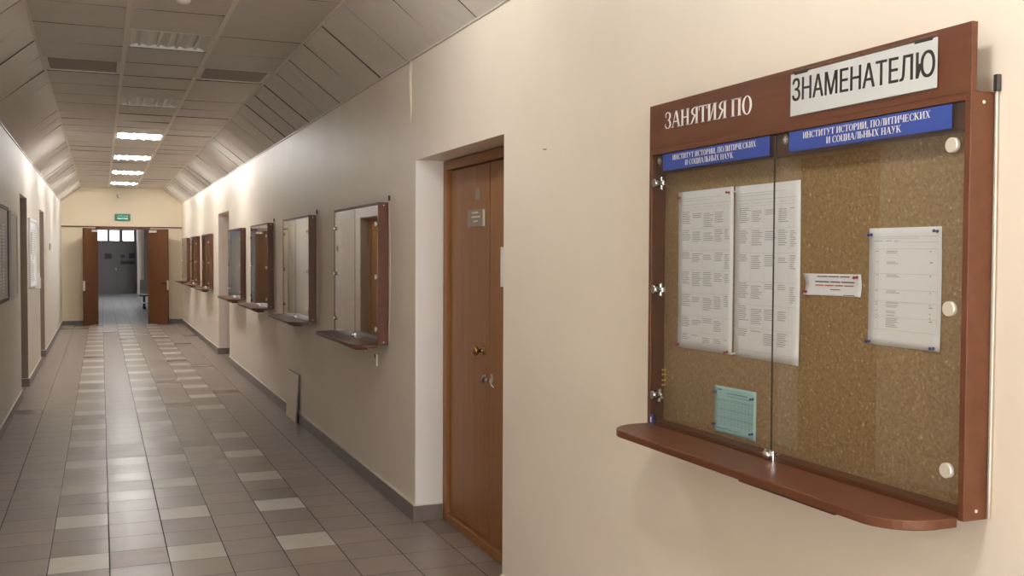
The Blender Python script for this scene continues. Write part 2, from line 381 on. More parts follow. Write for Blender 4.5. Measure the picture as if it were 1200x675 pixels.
# ------------------------------------------------------------------ ceiling of tiles between runners
TP, TA = .632, 7.35
LIGHTS = [(-2.13, 1), (1.03, 1), (4.19, 1), (7.35, 0), (10.51, 0), (13.67, 1), (16.83, 1), (19.99, 1), (23.15, 1)]
cols = [CL, .172, .757, CR]
def tile_quad(mb, p00, p10, p11, p01, nrm, gap=.011, tilt=.003):
    """a thin tile laid on the quad, a little uneven, leaving a dark joint round it"""
    P = [Vector(q) for q in (p00, p10, p11, p01)]; c = sum(P, Vector())/4; n = Vector(nrm)
    dz = [random.uniform(-tilt, tilt) for _ in range(4)]; Q = []
    for q, d in zip(P, dz):
        v = q-c; Q.append(q-v.normalized()*gap+n*(d+.006))
    b = [q-n*.016 for q in Q]
    b2 = bmesh.new(); A = [b2.verts.new(q) for q in Q]; B = [b2.verts.new(q) for q in b]
    fs = [b2.faces.new(A), b2.faces.new(B[::-1])]
    for i in range(4): b2.faces.new((A[i], A[(i+1) % 4], B[(i+1) % 4], B[i]))
    bmesh.ops.recalc_face_normals(b2, faces=b2.faces[:])
    mp = {v: mb.bm.verts.new(v.co) for v in b2.verts}
    for f in b2.faces: mb.bm.faces.new([mp[v] for v in f.verts]).material_index = 0 if f == fs[0] else 1
    b2.free()
mb = MB(); sl = MB(); sr = MB()
k0, k1 = math.floor((YB-TA)/TP), math.ceil((YE-TA)/TP)
lamp_rows = {round((y-TA)/TP) for y, _ in LIGHTS}; vent_row = round((8.61-TA)/TP)
nl = Vector((ZC-ZL, 0, -(CL-XL))).normalized(); nr = Vector((-(ZC-ZR), 0, -(XR-CR))).normalized()
for k in range(k0, k1):
    y0, y1 = TA+k*TP, min(TA+(k+1)*TP, YE)
    for c in range(3):
        if c == 1 and k in lamp_rows: continue
        if c != 1 and k == vent_row: continue
        tile_quad(mb, (cols[c], y0, ZC), (cols[c+1], y0, ZC), (cols[c+1], y1, ZC), (cols[c], y1, ZC), (0, 0, -1))
    tile_quad(sl, (XL, y0, ZL), (CL, y0, ZC), (CL, y1, ZC), (XL, y1, ZL), nl, .010, .004)
    tile_quad(sr, (XR, y0, ZR), (CR, y0, ZC), (CR, y1, ZC), (XR, y1, ZR), nr, .010, .004)
mb.mi = 1; mb.box(CL-.05, CR+.05, YB, YE, ZC+.075, ZC+.10)
for c in range(3):                                  # dark joints above the tiles, left open where lamps and vents sit
    for k in range(k0, k1):
        if (c == 1 and k in lamp_rows) or (c != 1 and k == vent_row): continue
        y0, y1 = TA+k*TP, min(TA+(k+1)*TP, YE); mb.face([(cols[c], y0, ZC+.011), (cols[c], y1, ZC+.011), (cols[c+1], y1, ZC+.011), (cols[c+1], y0, ZC+.011)])
struct(mb.build('ceiling', ['tilec', 'tilegap']), 'flat suspended ceiling of beige tiles', 'ceiling')
for s_, n_, xw, zw, xc, nm, lb in ((sl, nl, XL, ZL, CL, 'ceiling_left', 'sloping tiled ceiling edge above the left wall'), (sr, nr, XR, ZR, CR, 'ceiling_right', 'sloping tiled ceiling edge above the right wall')):
    s_.mi = 1; o_ = n_*-.012
    s_.face([(xw+o_.x, YB, zw+o_.z), (xc+o_.x, YB, ZC+o_.z), (xc+o_.x, YE, ZC+o_.z), (xw+o_.x, YE, zw+o_.z)])
    struct(s_.build(nm, ['tilec', 'tilegap']), lb, 'ceiling')
for i, x in enumerate(cols):
    tn += 1; w = .016 if 0 < i < 3 else .014
    struct(MB().box(x-w, x+w, YB, YE-.02, ZC-.010, ZC+.004).build('trim_%d' % tn, 'runner'))
tn += 1
mbt = MB(); mbt.box(XR-.012, XR, YB, YE-.03, ZR-.008, ZR+.004); mbt.box(XL, XL+.012, YB, YE-.03, ZL-.008, ZL+.004)
struct(mbt.build('trim_%d' % tn, 'tilec'))

# ------------------------------------------------------------------ fluorescent lights in the ceiling
unlit_tubes = {4.19: (0, 2), 1.03: (3,)}               # tubes left unlit by invention, to even out brightness near the camera
def make_lamp(y, lit, label):
    x0, x1 = .172+.014, .757-.014; w = x1-x0; L_ = TP-.016
    t = thing('ceiling_light', label, 'ceiling light', (x0, y+.008, ZC), 'square ceiling lights along the corridor')
    f = MB(); f.box(0, w, 0, .02, -.004, .05); f.box(0, w, L_-.02, L_, -.004, .05); f.box(0, .02, .02, L_-.02, -.004, .05); f.box(w-.02, w, .02, L_-.02, -.004, .05); f.box(0, w, 0, L_, .05, .06)
    f.build('housing', 'housing', t)
    tz = .001 if lit else .012; dp = .044 if lit else .020
    r = MB(); n = 4; pw = (w-.04)/n
    for i in range(n):
        pr = [(.02+i*pw+pw*j/10, .002+dp-dp*(2*j/10-1)**2) for j in range(11)]
        for (a, za), (b, zb) in zip(pr, pr[1:]):
            r.face([(a, .02, za), (b, .02, zb), (b, L_-.02, zb), (a, L_-.02, za)])
    r.build('reflector', 'reflector' if not lit else 'housing', t)
    for i in range(n):
        cx = .02+(i+.5)*pw
        MB().cyl((cx, .035, tz), (cx, L_-.035, tz), .016 if lit else .011, 12).build('tube', 'tube' if lit and not (i in unlit_tubes.get(round(y, 2), ())) else 'tube_off', t)
    return t
names_lit = {13.67: 'glowing four-tube ceiling light, the nearest lit one in view', 16.83: 'glowing ceiling light, second lit one down the corridor', 19.99: 'glowing ceiling light, third lit one down the corridor', 23.15: 'glowing ceiling light closest to the end wall, the farthest lit one'}
for y, lit in LIGHTS:
    lab = {-2.13: 'lit ceiling light over the rear of the corridor', 1.03: 'lit ceiling light above the near notice board', 4.19: 'lit ceiling light above the near brown door',
           7.35: 'unlit four-tube ceiling light between and nearer than the two dark vents', 10.51: 'unlit pale ceiling light just beyond the dark vents, before the lit ones'}.get(y) or names_lit[y]
    make_lamp(y, lit, lab)

# vents
for c, lab in ((0, 'dark ceiling vent in the left tile column'), (2, 'dark ceiling vent in the right tile column')):
    x0, x1 = cols[c]+.014, cols[c+1]-.014; y0 = TA+vent_row*TP+.01; w = x1-x0; L_ = TP-.02
    t = thing('ceiling_vent', lab, 'vent', (x0, y0, ZC), 'dark ceiling vents')
    f = MB(); f.box(0, w, 0, .03, -.004, .03); f.box(0, w, L_-.03, L_, -.004, .03); f.box(0, .03, .03, L_-.03, -.004, .03); f.box(w-.03, w, .03, L_-.03, -.004, .03)
    f.build('frame', 'runner', t)
    g = MB(); g.box(.03, w-.03, .03, L_-.03, .014, .022)
    for i in range(18):
        yy = .04+i*(L_-.08)/17; g.box(.03, w-.03, yy-.004, yy+.004, .002, .014)
    g.build('grille', 'vent', t)
# smoke detector, sensor, exit sign
t = thing('smoke_detector', 'round white smoke detector on the ceiling at the top picture edge', 'smoke detector', (.462, 6.30, ZC-.006))
MB().lathe((0, 0, .012), (0, 0, -1), [(0, .055), (.018, .055), (.024, .05)], 24).build('base', 'housing', t)
MB().lathe((0, 0, -.012), (0, 0, -1), [(0, .042), (.012, .04), (.026, .03), (.032, .012), (.033, 0)], 24).build('sensor_head', 'housing', t)
t = thing('motion_sensor', 'small white domed sensor hanging over the exit sign', 'sensor', (.39, YE-.07, 2.96))
MB().box(-.03, .03, -.02, .045, .03, .075, .006).build('bracket', 'pin_white', t)
MB().lathe((0, -.02, .04), (0, 0, -1), [(0, .04), (.03, .052), (.06, .05), (.085, .03), (.095, .004)], 18).build('sensor_head', 'satin', t)
t = thing('exit_sign', 'green lit exit sign with white lettering above the double doors', 'exit sign', (.465, YE-.025, 2.472))
MB().box(-.165, .165, -.05, 0, -.075, .075, .006).build('sign_box', 'green', t)
sans('ЗАПАСНЫЙ', .23, .038, lambda u, v: (-.115+u, -.0512, .012+v), 'exit_text2', 'lettering', t)
sans('ВЫХОД', .22, .042, lambda u, v: (-.11+u, -.0512, -.052+v), 'exit_text', 'lettering', t)

# ------------------------------------------------------------------ baseboards
def basebd(name, segs, label):
    mb = MB()
    for (x0, x1, y0, y1) in segs:
        mb.mi = 0
        if x1-x0 < y1-y0:
            y = y0
            while y < y1-1e-4:
                e = min(y1, TY0+TPY*(math.floor((y-TY0)/TPY+1e-6)+1)); mb.box(x0, x1, y+.0008, e-.0008, .001, .098); y = e
        else: mb.box(x0, x1, y0, y1, .001, .098)
        mb.mi = 1; mb.box(x0, x1, y0, y1, .098, .105)
    struct(mb.build(name, ['base', 'caulk']), label, 'baseboard')
th = .014
basebd('baseboard_right', [(XR-th, XR, YB, 4.47), (XR-th, XR, 5.93-th, 15.62), (XR-th, XR, 17.1-th, YE), (XR, XR+.17, 5.93-.006-th, 5.93-.006), (XR, XR+.17, 17.1-.006-th, 17.1-.006)], 'brown tile baseboard along the right wall')
basebd('baseboard_left', [(XL, XL+th, YB, 4.72), (XL, XL+th, 5.66-th, 12.52), (XL, XL+th, 13.66-th, 16.4), (XL, XL+th, 17.6-th, YE), (XL-.18, XL, 5.66-th, 5.66), (XL-.18, XL, 13.66-th, 13.66), (XL-.18, XL, 17.6-th, 17.6)], 'brown tile baseboard along the left wall')
basebd('baseboard_end', [(XL+th, OX0-.28, YE-th, YE), (OX1+.42, XR-th, YE-th, YE)], 'brown tile baseboard on the end wall')

# ------------------------------------------------------------------ doors in the side walls
def recess_door(name, y0, y1, h, xf, side, label, leaf_split, near=False):
    """frame, threshold and leaves; side=+1 in the right wall, -1 in the left"""
    s = side; t = thing(name, label, 'door', (xf, y0, 0), None, 'structure'); W_ = y1-y0
    def bx(mb, a, b, *r, bev=0): return mb.box(min(s*a, s*b), max(s*a, s*b), *r, bev=bev)
    f = MB(); fw_ = .075
    bx(f, 0, .10, .005, fw_, 0, h-.005, bev=.003); bx(f, 0, .10, W_-fw_, W_-.008, 0, h-.005, bev=.003); bx(f, 0, .10, fw_, W_-fw_, h-.06, h-.005, bev=.003)
    f.build('frame', 'door', t)
    bx(MB(), -.005, .09, fw_, W_-fw_, 0, .055, bev=.004).build('threshold', 'door', t)
    ys = [fw_+.004] + [q-y0 for q in leaf_split] + [W_-fw_-.004]; leaves = []
    for i, (a, b) in enumerate(zip(ys, ys[1:])):
        l = MB(); bx(l, .022, .062, a+.005, b-.005, .06, h-.067, bev=.002); leaves.append(l.build('leaf', 'door', t))
    bx(MB(), .064, .15, .0, W_, 0, h).build('backing', 'tilegap', t)
    return t, leaves, (ys, s)
xd = 1.945
d1, lv, _ = recess_door('door_1', 4.47, 5.93, 2.205, xd, 1, 'brown double door in the white recess nearest the camera', [5.175])
# left leaf carries plates, knob and lock: its own surface lies at local x = .022
far = lv[1]; nearl = lv[0]
MB().box(.018, .0225, 5.24-4.47, 5.53-4.47, 1.793, 1.89, .001).build('door_plate', 'greyplate', far)
mb = MB()
for i, (a, b) in enumerate(((.18, .10), (.21, .09), (.17, .12))): mb.box(.0172, .0181, 5.53-4.47-a, 5.53-4.47-b+.02, 1.868-i*.024, 1.876-i*.024)
mb.box(.0165, .0181, 5.245-4.47, 5.275-4.47, 1.793, 1.885)
mb.build('door_plate_print', 'satin', far)
MB().box(.019, .0225, 5.335-4.47, 5.405-4.47, 1.945, 2.01, .001).build('number_plate', 'greyplate', far)
k = MB(); kp = (.022, 5.262-4.47, 1.102)
k.lathe(kp, (-1, 0, 0), [(0, .027), (.005, .027), (.008, .016), (.012, .011), (.030, .010), (.034, .018), (.042, .026), (.052, .028), (.060, .024), (.066, .012), (.067, 0)], 20)
k.build('knob', 'brass', far)
lk = MB(); lk.lathe((.022, 5.215-4.47, .945), (-1, 0, 0), [(0, .014), (.006, .014), (.009, .009), (.012, .0)], 14)
lk.tube([(.014, 5.255-4.47, .925), (.008, 5.25-4.47, .95), (.010, 5.225-4.47, .965), (.018, 5.21-4.47, .968)], .006, 8)
lk.build('lock', 'chrome', far)
lk = MB(); lk.tube([(.016, 5.13-4.47, .96), (.010, 5.128-4.47, .945), (.012, 5.11-4.47, .925), (.018, 5.09-4.47, .918)], .006, 8); lk.box(.017, .0225, 5.115-4.47, 5.145-4.47, .93, .985, .001)
lk.build('lock', 'chrome', nearl)
# sheet hanging on the near leaf
sh = MB(); n = 8
for i in range(n):
    a0, a1 = i/n, (i+1)/n; cx = lambda a: xd+.019-.05*max(0, a-.4)**2-.004
    for q in (0, 1): pass
    sh.face([(cx(a0), 4.997-.21*a0, 1.465), (cx(a1), 4.997-.21*a1, 1.465), (cx(a1), 4.997-.21*a1, 1.675), (cx(a0), 4.997-.21*a0, 1.675)])
o = sh.build('paper_notice', 'paper'); tag(o, 'white sheet stuck on the near leaf of the brown door', 'paper')
sm = o.modifiers.new('thick', 'SOLIDIFY'); sm.thickness = .0006
recess_door('door_2', 15.62, 17.1, 2.28, xd, 1, 'brown door in the far recess of the right wall', [16.3])
recess_door('door_3', 4.72, 5.66, 2.30, XL-.16, -1, 'brown door in the left wall facing the near notice board', [])
recess_door('door_4', 12.52, 13.66, 2.30, XL-.16, -1, 'door in the nearer recess of the left wall', [13.35])
recess_door('door_5', 16.4, 17.60, 2.28, XL-.16, -1, 'door in the farther recess of the left wall', [17.2])

# ------------------------------------------------------------------ the double doors at the end
t = thing('door_6', 'pair of open brown doors at the end of the corridor', 'door', (0, YE, 0), None, 'structure')
f = MB(); f.box(OX0-.03, OX0+.02, -.02, .10, 0, OZ+.02); f.box(OX1-.02, OX1+.03, -.02, .10, 0, OZ+.02); f.box(OX0-.03, OX1+.03, -.03, .10, OZ-.04, OZ+.025)
f.build('frame', 'mahog_dark', t)
def end_leaf(hx, ang, sgn):
    c, s = math.cos(ang), math.sin(ang)
    def mp(a, b, z): return (hx+sgn*(a*c)+sgn*b*s*0 - b*s*sgn*-1*0 + (b*s if sgn > 0 else -b*s), -.035-a*s+b*c, z)
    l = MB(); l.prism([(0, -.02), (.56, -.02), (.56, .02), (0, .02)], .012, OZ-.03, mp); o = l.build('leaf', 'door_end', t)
    h = MB()
    for zz in (.95,):
        p = Vector(mp(.50, -.024, zz)); q = Vector(mp(.50, -.06, zz)); h.cyl(p, q, .012, 10); h.cyl(q, Vector(mp(.40, -.06, zz)), .010, 10)
    h.build('handle', 'dark', o)
    e = MB(); e.prism([(.545, -.026), (.563, -.026), (.563, .022), (.545, .022)], .80, 1.02, mp); e.build('lock_plate', 'satin', o)
    k = MB(); k.prism([(.06, -.06), (.26, -.06), (.26, -.022), (.06, -.022)], OZ-.11, OZ-.06, mp); k.build('door_closer', 'pin_white', o)
    return o
end_leaf(OX0, math.radians(60), -1)
end_leaf(OX1, math.radians(44), 1)

# ------------------------------------------------------------------ the hall beyond
HY = 44.5
struct(MB().box(-3.2, 5.2, YE+.2, HY+.3, -.1, -.002).build('floor_hall', 'hall_floor'), 'grey tiled floor of the hall beyond the doors', 'floor')
struct(MB().box(-3.2, 5.2, YE+.16, HY+.3, 3.2, 3.3).build('ceiling_hall', 'hall_wall'), 'ceiling of the hall beyond', 'ceiling')
struct(MB().box(-3.2, -3.0, YE+.16, HY+.2, 0, 3.2).build('wall_hall_left', 'hall_wall'))
mb = MB(); mb.box(5, 5.2, YE+.16, HY+.2, 0, .9); mb.box(5, 5.2, YE+.16, HY+.2, 2.5, 3.2)
for a, b in ((YE+.16, 32.5), (36.5, 38), (42, HY+.2)): mb.box(5, 5.2, a, b, .9, 2.5)  # window gaps in this unseen wall, added so sky light fills the hall
struct(mb.build('wall_hall_right', 'hall_wall'))
mb = MB(); mb.box(-3, -1.2, YE+.16, YE+.3, 0, 3.2); mb.box(2.1, 5, YE+.16, YE+.3, 0, 3.2); struct(mb.build('wall_hall_near', 'hall_wall'))
PX = [(-.13, .235), (.335, .69), (.83, 1.25)]
mb = MB(); mb.box(-3, -.16, HY, HY+.2, 0, 3.2); mb.box(1.34, 5, HY, HY+.2, 0, 3.2); mb.box(-.16, 1.34, HY, HY+.2, 2.60, 3.2)
struct(mb.build('wall_far', 'hall_wall'), 'dark far wall of the hall', 'wall')
w = thing('window_1', 'bright transom window of three panes over the far grey doors', 'window', (0, HY, 2.15), None, 'structure')
f = MB(); xs = [-.16]+[q for p in PX for q in p]+[1.34]
for a, b in zip(xs[::2], xs[1::2]): f.box(a, b, 0, .08, 0, .45)
f.box(-.16, 1.34, .06, .12, -2.15, -.02); f.box(-.16, 1.34, 0, .08, -.02, .02); f.box(-.16, 1.34, 0, .08, .43, .46); f.build('window_frame', 'hall_door', w)
for a, b in PX: MB().box(a-.005, b+.005, .03, .036, .01, .44).build('pane', 'glass', w)
t = thing('door_7', 'dark grey double doors at the far end of the hall', 'door', (0, HY, 0), None, 'structure')
for a, b in ((-.155, .585), (.595, 1.335)):
    l = MB().box(a, b, .01, .05, .01, 2.125, .004).build('leaf', 'hall_door', t)
    MB().box(a+.06, b-.06, .004, .0105, .2, 1.0, .003).build('door_panel', 'hall_door', l)
MB().lathe((.56, .005, 1.0), (0, -1, 0), [(0, .02), (.04, .02), (.05, .03), (.07, .02), (.075, 0)], 12).build('knob', 'satin', t)
# dark pictures fixed to the far doors
for x0, x1, z0, z1, lab, seed in ((.13, .40, 1.40, 1.66, 'dark cut-out poster alone on the left far door', 1), (.74, .90, 1.44, 1.60, 'small dark poster at the left of the upper row on the right far door', 2), (1.06, 1.28, 1.42, 1.68, 'tall dark poster at the right of the upper row on the right far door', 3), (.74, 1.28, 1.18, 1.36, 'wide dark poster in the lower row on the right far door', 4)):
    random.seed(seed); mb = MB(); nx = max(3, int((x1-x0)/.06))
    mb.box(x0, x1, -.004, 0, z0+.04, z1-.04)
    for i in range(nx):
        a = x0+(x1-x0)*i/nx; mb.box(a, a+(x1-x0)/nx*.8, -.007, 0, z0+random.uniform(0, .04), z1-random.uniform(0, .04))
    tag(mb.build('wall_poster', 'ink_dark', loc=(0, HY+.008, 0)), lab, 'poster', 'dark posters on the far doors')
struct(MB().box(1.36, 1.66, HY-.55, HY, 0, 3.2).build('wall_pillar', 'wall'), 'pale pillar beside the far doors', 'pillar')
cu = MB(); nn = 30
pts = [(1.62+.5*i/nn, HY-.75+.035*math.sin(i*1.9)) for i in range(nn+1)]
for (a, b), (c, d) in zip(pts, pts[1:]): cu.face([(a, b, .004), (c, d, .004), (c, d, 3.0), (a, b, 3.0)])
cv = cu.build('curtain', 'curtain'); cv.modifiers.new('thick', 'SOLIDIFY').thickness = .004
tag(cv, 'brownish curtain hanging to the right of the pale pillar', 'curtain')
MB_r = MB().cyl((1.55, HY-.75, 3.02), (2.3, HY-.75, 3.02), .015).build('curtain_rail', 'dark'); tag(MB_r, 'dark rail the hall curtain hangs from', 'rail')
# waiting bench half hidden behind the right leaf
t = thing('waiting_bench', 'low metal waiting bench half hidden by the right door leaf', 'bench', (1.05, 31.9, 0))
st = MB(); pr = [(0, .44), (.12, .47), (.30, .45), (.44, .43)]
for i in range(3):
    x = .02+i*.46
    for (a, za), (b, zb) in zip(pr, pr[1:]): st.prism([(a, za-.03), (b, zb-.03), (b, zb), (a, za)], x, x+.43, lambda p, q, r: (r, p, q))
st.build('seat', 'seat_metal', t)
bk = MB()
for i in range(3): bk.prism([(.44, .45), (.47, .44), (.58, .84), (.55, .85)], .02+i*.46, .45+i*.46, lambda p, q, r: (r, p, q))
bk.build('backrest', 'seat_metal', t)
MB().box(0, 1.4, .2, .26, .36, .42).build('beam', 'dark', t)
for x in (.10, 1.25):
    l = MB(); l.box(x, x+.06, .2, .26, .05, .37); l.prism([(-.05, 0), (.52, 0), (.52, .05), (-.05, .07)], x-.01, x+.07, lambda p, q, r: (r, p, q)); l.build('leg', 'dark', t)
MB().box(.03, 1.35, .05, .40, .16, .19).build('lower_shelf', 'seat_metal', t)

# ------------------------------------------------------------------ notice boards on the right wall
XG = -.066            # local x of the glass (the wall is x = 0); the frame front is x = -.070
def make_board(label, loc, w, z0, z1, header=False, rw=0):
    t = thing('notice_board', label, 'notice board', loc, 'glazed notice boards on the right wall')
    D, b = .070, .016
    for i, y in enumerate((0, w-b)):
        o = MB().box(-D, -.003, y, y+b, z0, z1, .0012).build('side_board', 'mahog', t)
        if i == 0:
            for zz in (z0+.02, z1-.02): MB().lathe((-.034, 0, zz), (0, -1, 0), [(0, .004), (.0012, .0035)], 10).build('screw', 'satin', o)
    MB().box(-D-.0005, -.003, b, w-b, z1-b, z1, .0012).build('top_board', 'mahog', t)
    MB().box(XG+.0035, -.003, b, w-b, z0, z0+b, .0012).build('bottom_board', 'mahog', t)
    MB().box(-.017, -.003, b, w-b, z0+b, z1-b).build('cork_panel', 'cork', t)
    if header: MB().box(-.050, -.017, b, w-b, z1-.075, z1-b).build('inner_rail', 'mahog_dark', t)
    mid = w/2
    if not header:
        for i, (a, c) in enumerate(((.06, mid-.04), (mid+.04, w-.09))): MB().box(XG+.004, XG+.005, a, c, z1-.075, z1-.018).build('banner', 'banner', t)
    gl = []
    for i, (a, c) in enumerate(((b+.002, mid-.0015), (mid+.0015, w-b-.002))):
        g = MB().box(XG-.002, XG+.002, a, c, z0+.008, z1-b-.003).build('glass_door', 'glass', t); gl.append(g)
        for zz in (z0+.104, z0+.454, z0+.805):
            if i == 0:
                MB().lathe((XG-.0015, a+.022, zz), (-1, 0, 0), [(0, .009), (.005, .009), (.0055, .0165), (.0145, .0165), (.016, .0155)], 20).build('hinge_cap', 'satin', g)
            else:
                h = MB(); h.lathe((XG-.0015, c-.028, zz), (-1, 0, 0), [(0, .014), (.012, .014), (.0135, .013)], 18)
                h.build('hinge_cap', 'chrome', g)
                p = MB(); p.box(XG+.003, XG+.016, c-.060, c-.020, zz-.008, zz+.008, .002); p.box(XG+.003, XG+.012, c-.048, c-.036, zz-.022, zz+.022, .002); p.build('hinge_plate', 'chrome', g)
    MB().box(XG-.0018, XG+.0018, mid-.0014, mid+.0014, z0+.008, z1-b-.003).build('glass_edge', 'dark', t)
    lk = MB(); lk.box(XG-.010, XG+.008, mid-.020, mid+.020, z0+.002, z0+.034, .004); lk.lathe((XG-.009, mid, z0+.02), (-1, 0, 0), [(0, .013), (.010, .013), (.013, .011), (.0135, 0)], 18); lk.build('lock', 'chrome', t)
    # shelf with rounded front corners and its batten
    sx = -.235; R_ = .11; y0, y1 = .02, w-.005
    poly = [(-D+.003, y0)]
    for i in range(19): a = math.pi/2*i/18; poly.append((sx+R_*1.1-R_*1.1*math.sin(a), y0+R_-R_*math.cos(a)))
    for i in range(19): a = math.pi/2*i/18; poly.append((sx+R_*1.1-R_*1.1*math.cos(a), y1-R_+R_*math.sin(a)))
    poly.append((-D+.003, y1))
    s_ = MB().prism(poly, z0-.018, z0+.005, lambda p, q, r: (p, q, r), .003).build('shelf', 'mahog', t)
    MB().box(-.145, -.062, .32, .715, z0-.056, z0-.018, .002).build('shelf_batten', 'mahog_dark', s_)
    if header:
        h = MB().box(-D, -D+.016, 0, w, z1, z1+.148, .0012).build('header_board', 'mahog', t)
        MB().box(-D+.016, -.003, 0, .016, z1, z1+.003).build('header_foot', 'mahog', h)
        to = lambda u, v: (-D-.0006, w-.100-u, z1+.063+v+u*(-.010/.477))
        serif('ЗАНЯТИЯ ПО', .477, .052, to).build('lettering', 'white_letter', h)
        hp = MB(); hp.box(-D-.0045, -D-.0040, .092, .603, z1+.018, z1+.140); hp.build('sign_holder', 'glass', h)
        for y in (.105, .53): MB().box(-D-.004, -D-.0002, y, y+.055, z1+.128, z1+.136).build('sign_clip', 'dark', h)
    return t, gl
b1, g1 = make_board('near glazed cork notice board with wooden header and pinned timetables', (XR, 1.625, 0), 1.35, 1.066, 1.98, True)
# blue banners and lettering on its panes
def banner(g, y1, y0, z0, z1, slope=0):
    o = MB().box(XG-.0032, XG-.0022, y0, y1, z0, z1).build('banner', 'banner', g); return o
YO = 1.625
for g, y1, y0, z0, z1, l1, l2 in ((g1[1], 2.888-YO, 2.320-YO, 1.908, 1.9615, (.060, .448), (.135, .262)), (g1[0], 2.235-YO, 1.677-YO, 1.9085, 1.9615, (.058, .440), (.150, .260))):
    bn = banner(g, y1, y0, z0, z1)
    for (off, wd), zz, tx in ((l1, z0+.0305, 'ИНСТИТУТ ИСТОРИИ, ПОЛИТИЧЕСКИХ'), (l2, z0+.0085, 'И СОЦИАЛЬНЫХ НАУК')):
        to = lambda u, v, off=off, zz=zz: (XG-.0040, y1-off-u, zz+v)
        s2 = serif(tx, wd, .0165, to); o = s2.build('lettering', 'white_letter', bn); o.parent = g
# round screws with a cross behind the panes
for y in (2.926-YO+.012, 2.269-YO):
    mb = MB(); mb.lathe((-.050, y, 1.947), (-1, 0, 0), [(0, .014), (.004, .014), (.005, .0125)], 20); mb.build('screw_cap', 'greyplate', b1)
    mb = MB(); mb.box(-.0565, -.055, y-.008, y+.008, 1.9450, 1.9490); mb.box(-.0565, -.055, y-.002, y+.002, 1.939, 1.955); mb.build('screw_cross', 'white_letter', b1)
# small number sticker on the left pane
st = MB().box(XG-.0032, XG-.0022, 2.936-YO, 2.966-YO, 1.068, 1.103).build('sticker', 'banner', g1[1])
o = sans('1', .008, .018, lambda u, v: (XG-.004, 2.955-YO-u, 1.076+v), 'white_letter', 'lettering', g1[1])

# the sign slip in its clear holder
sl = MB().box(XR-.0738, XR-.0732, 1.7165, 2.2245, 2.002, 2.112)
slo = sl.build('paper_sign', 'paper'); tag(slo, 'white printed word slip in the clear holder on the header', 'paper sign')
sans('ЗНАМЕНАТЕЛЮ', .494, .060, lambda u, v: (XR-.0739, 2.2175-u, 2.040+v-.012*u/.494), 'ink_dark', 'lettering', slo, .0016)

# ------------------------------------------------------------------ sheets pinned to the cork
XC = XR-.017
def sheet(name, y1, y0, z0, z1, mat, label, cat, curl=.003, tilt=0, seed=0, notch=0):
    """a slightly wavy sheet standing a hair off the cork, facing the corridor"""
    rnd = random.Random(seed); nx, nz = 10, 16; mb = MB(); ph = rnd.random()*6
    def P(i, k):
        u, v = i/nx, k/nz
        d = .0012+curl*(.5+.5*math.sin(u*5+ph))*(1-math.sin(math.pi*v)*.6)*(abs(u-.5)*2)**1.5
        return (XC-d, y1-(y1-y0)*u-notch*math.sin(math.pi*v)*(1-u), z1+(z0-z1)*v+tilt*u)
    for i in range(nx):
        for k in range(nz): mb.face([P(i, k), P(i, k+1), P(i+1, k+1), P(i+1, k)])
    bmesh.ops.remove_doubles(mb.bm, verts=mb.bm.verts[:], dist=1e-6)
    for f_ in mb.bm.faces: f_.smooth = True
    o = mb.build(name, mat); so = o.modifiers.new('thick', 'SOLIDIFY'); so.thickness = .0004; so.offset = 0
    tag(o, label, cat)
    def at(u, v, lift=.0006):
        i, k = min(max(u, 0), 1)*nx, min(max(v, 0), 1)*nz; a, b = min(int(i), nx-1), min(int(k), nz-1); fu, fv = i-a, k-b
        p = [Vector(P(a, b)), Vector(P(a+1, b)), Vector(P(a, b+1)), Vector(P(a+1, b+1))]
        q = p[0]*(1-fu)*(1-fv)+p[1]*fu*(1-fv)+p[2]*(1-fu)*fv+p[3]*fu*fv; q.x -= lift; return q
    return o, at
def bar(mb, at, u0, u1, v, h):
    n = max(1, int((u1-u0)*10)+1)
    for i in range(n):
        a, b = u0+(u1-u0)*i/n, u0+(u1-u0)*(i+1)/n
        mb.face([at(a, v), at(a, v+h), at(b, v+h), at(b, v)])
def vline(mb, at, u, v0, v1, w):
    n = 12
    for i in range(n):
        a, b = v0+(v1-v0)*i/n, v0+(v1-v0)*(i+1)/n
        mb.face([at(u, a), at(u, b), at(u+w, b), at(u+w, a)])
def timetable(name, seed, y1, y0, z0, z1, label, tilt):
    o, at = sheet(name, y1, y0, z0, z1, 'paper', label, 'timetable sheet', .003, tilt, seed)
    rnd = random.Random(seed); txt = MB(); ln = MB(); colsu = [.06, .255, .46, .665, .84]; xe = .945
    bar(ln, at, .08, .78, .045, .0028); bar(ln, at, .06, .6, .060, .0028); bar(ln, at, .05, xe, .085, .0025)
    v = .10
    for c in range(5): bar(ln, at, colsu[c]+.03, (colsu+[xe])[c+1]-.03, .105, .0028)
    bounds = [.12]; 
    while bounds[-1] < .93: bounds.append(min(.955, bounds[-1]+rnd.uniform(.10, .17)))
    for a, b in zip(bounds, bounds[1:]):
        bar(ln, at, .05, xe, a, .0016)
        for c in range(5 if rnd.random() < .5 else 4):
            n = rnd.choice((1, 3, 5, 6, 7, 8)) if c else rnd.choice((4, 6, 7, 8)); vv = a+.010+(rnd.random()*.02 if c else 0); wd = (colsu+[xe])[c+1]-colsu[c]
            for k in range(n):
                if vv > b-.010: break
                bar(txt, at, colsu[c]+.012, colsu[c]+wd*rnd.uniform(.6, .92), vv, .0046); vv += .0115
    for u in colsu[:5]+[xe]: vline(ln, at, u, .085, bounds[-1], .0022)
    bar(ln, at, .05, xe, bounds[-1], .0016)
    txt.build('printed_text', 'ink', o); ln.build('ruled_lines', 'ink2', o)
    return o, at
P1 = timetable('paper_timetable', 3, 2.868, 2.560, 1.333, 1.838, 'white timetable sheet, the left of the two tall adjoining ones', .002)
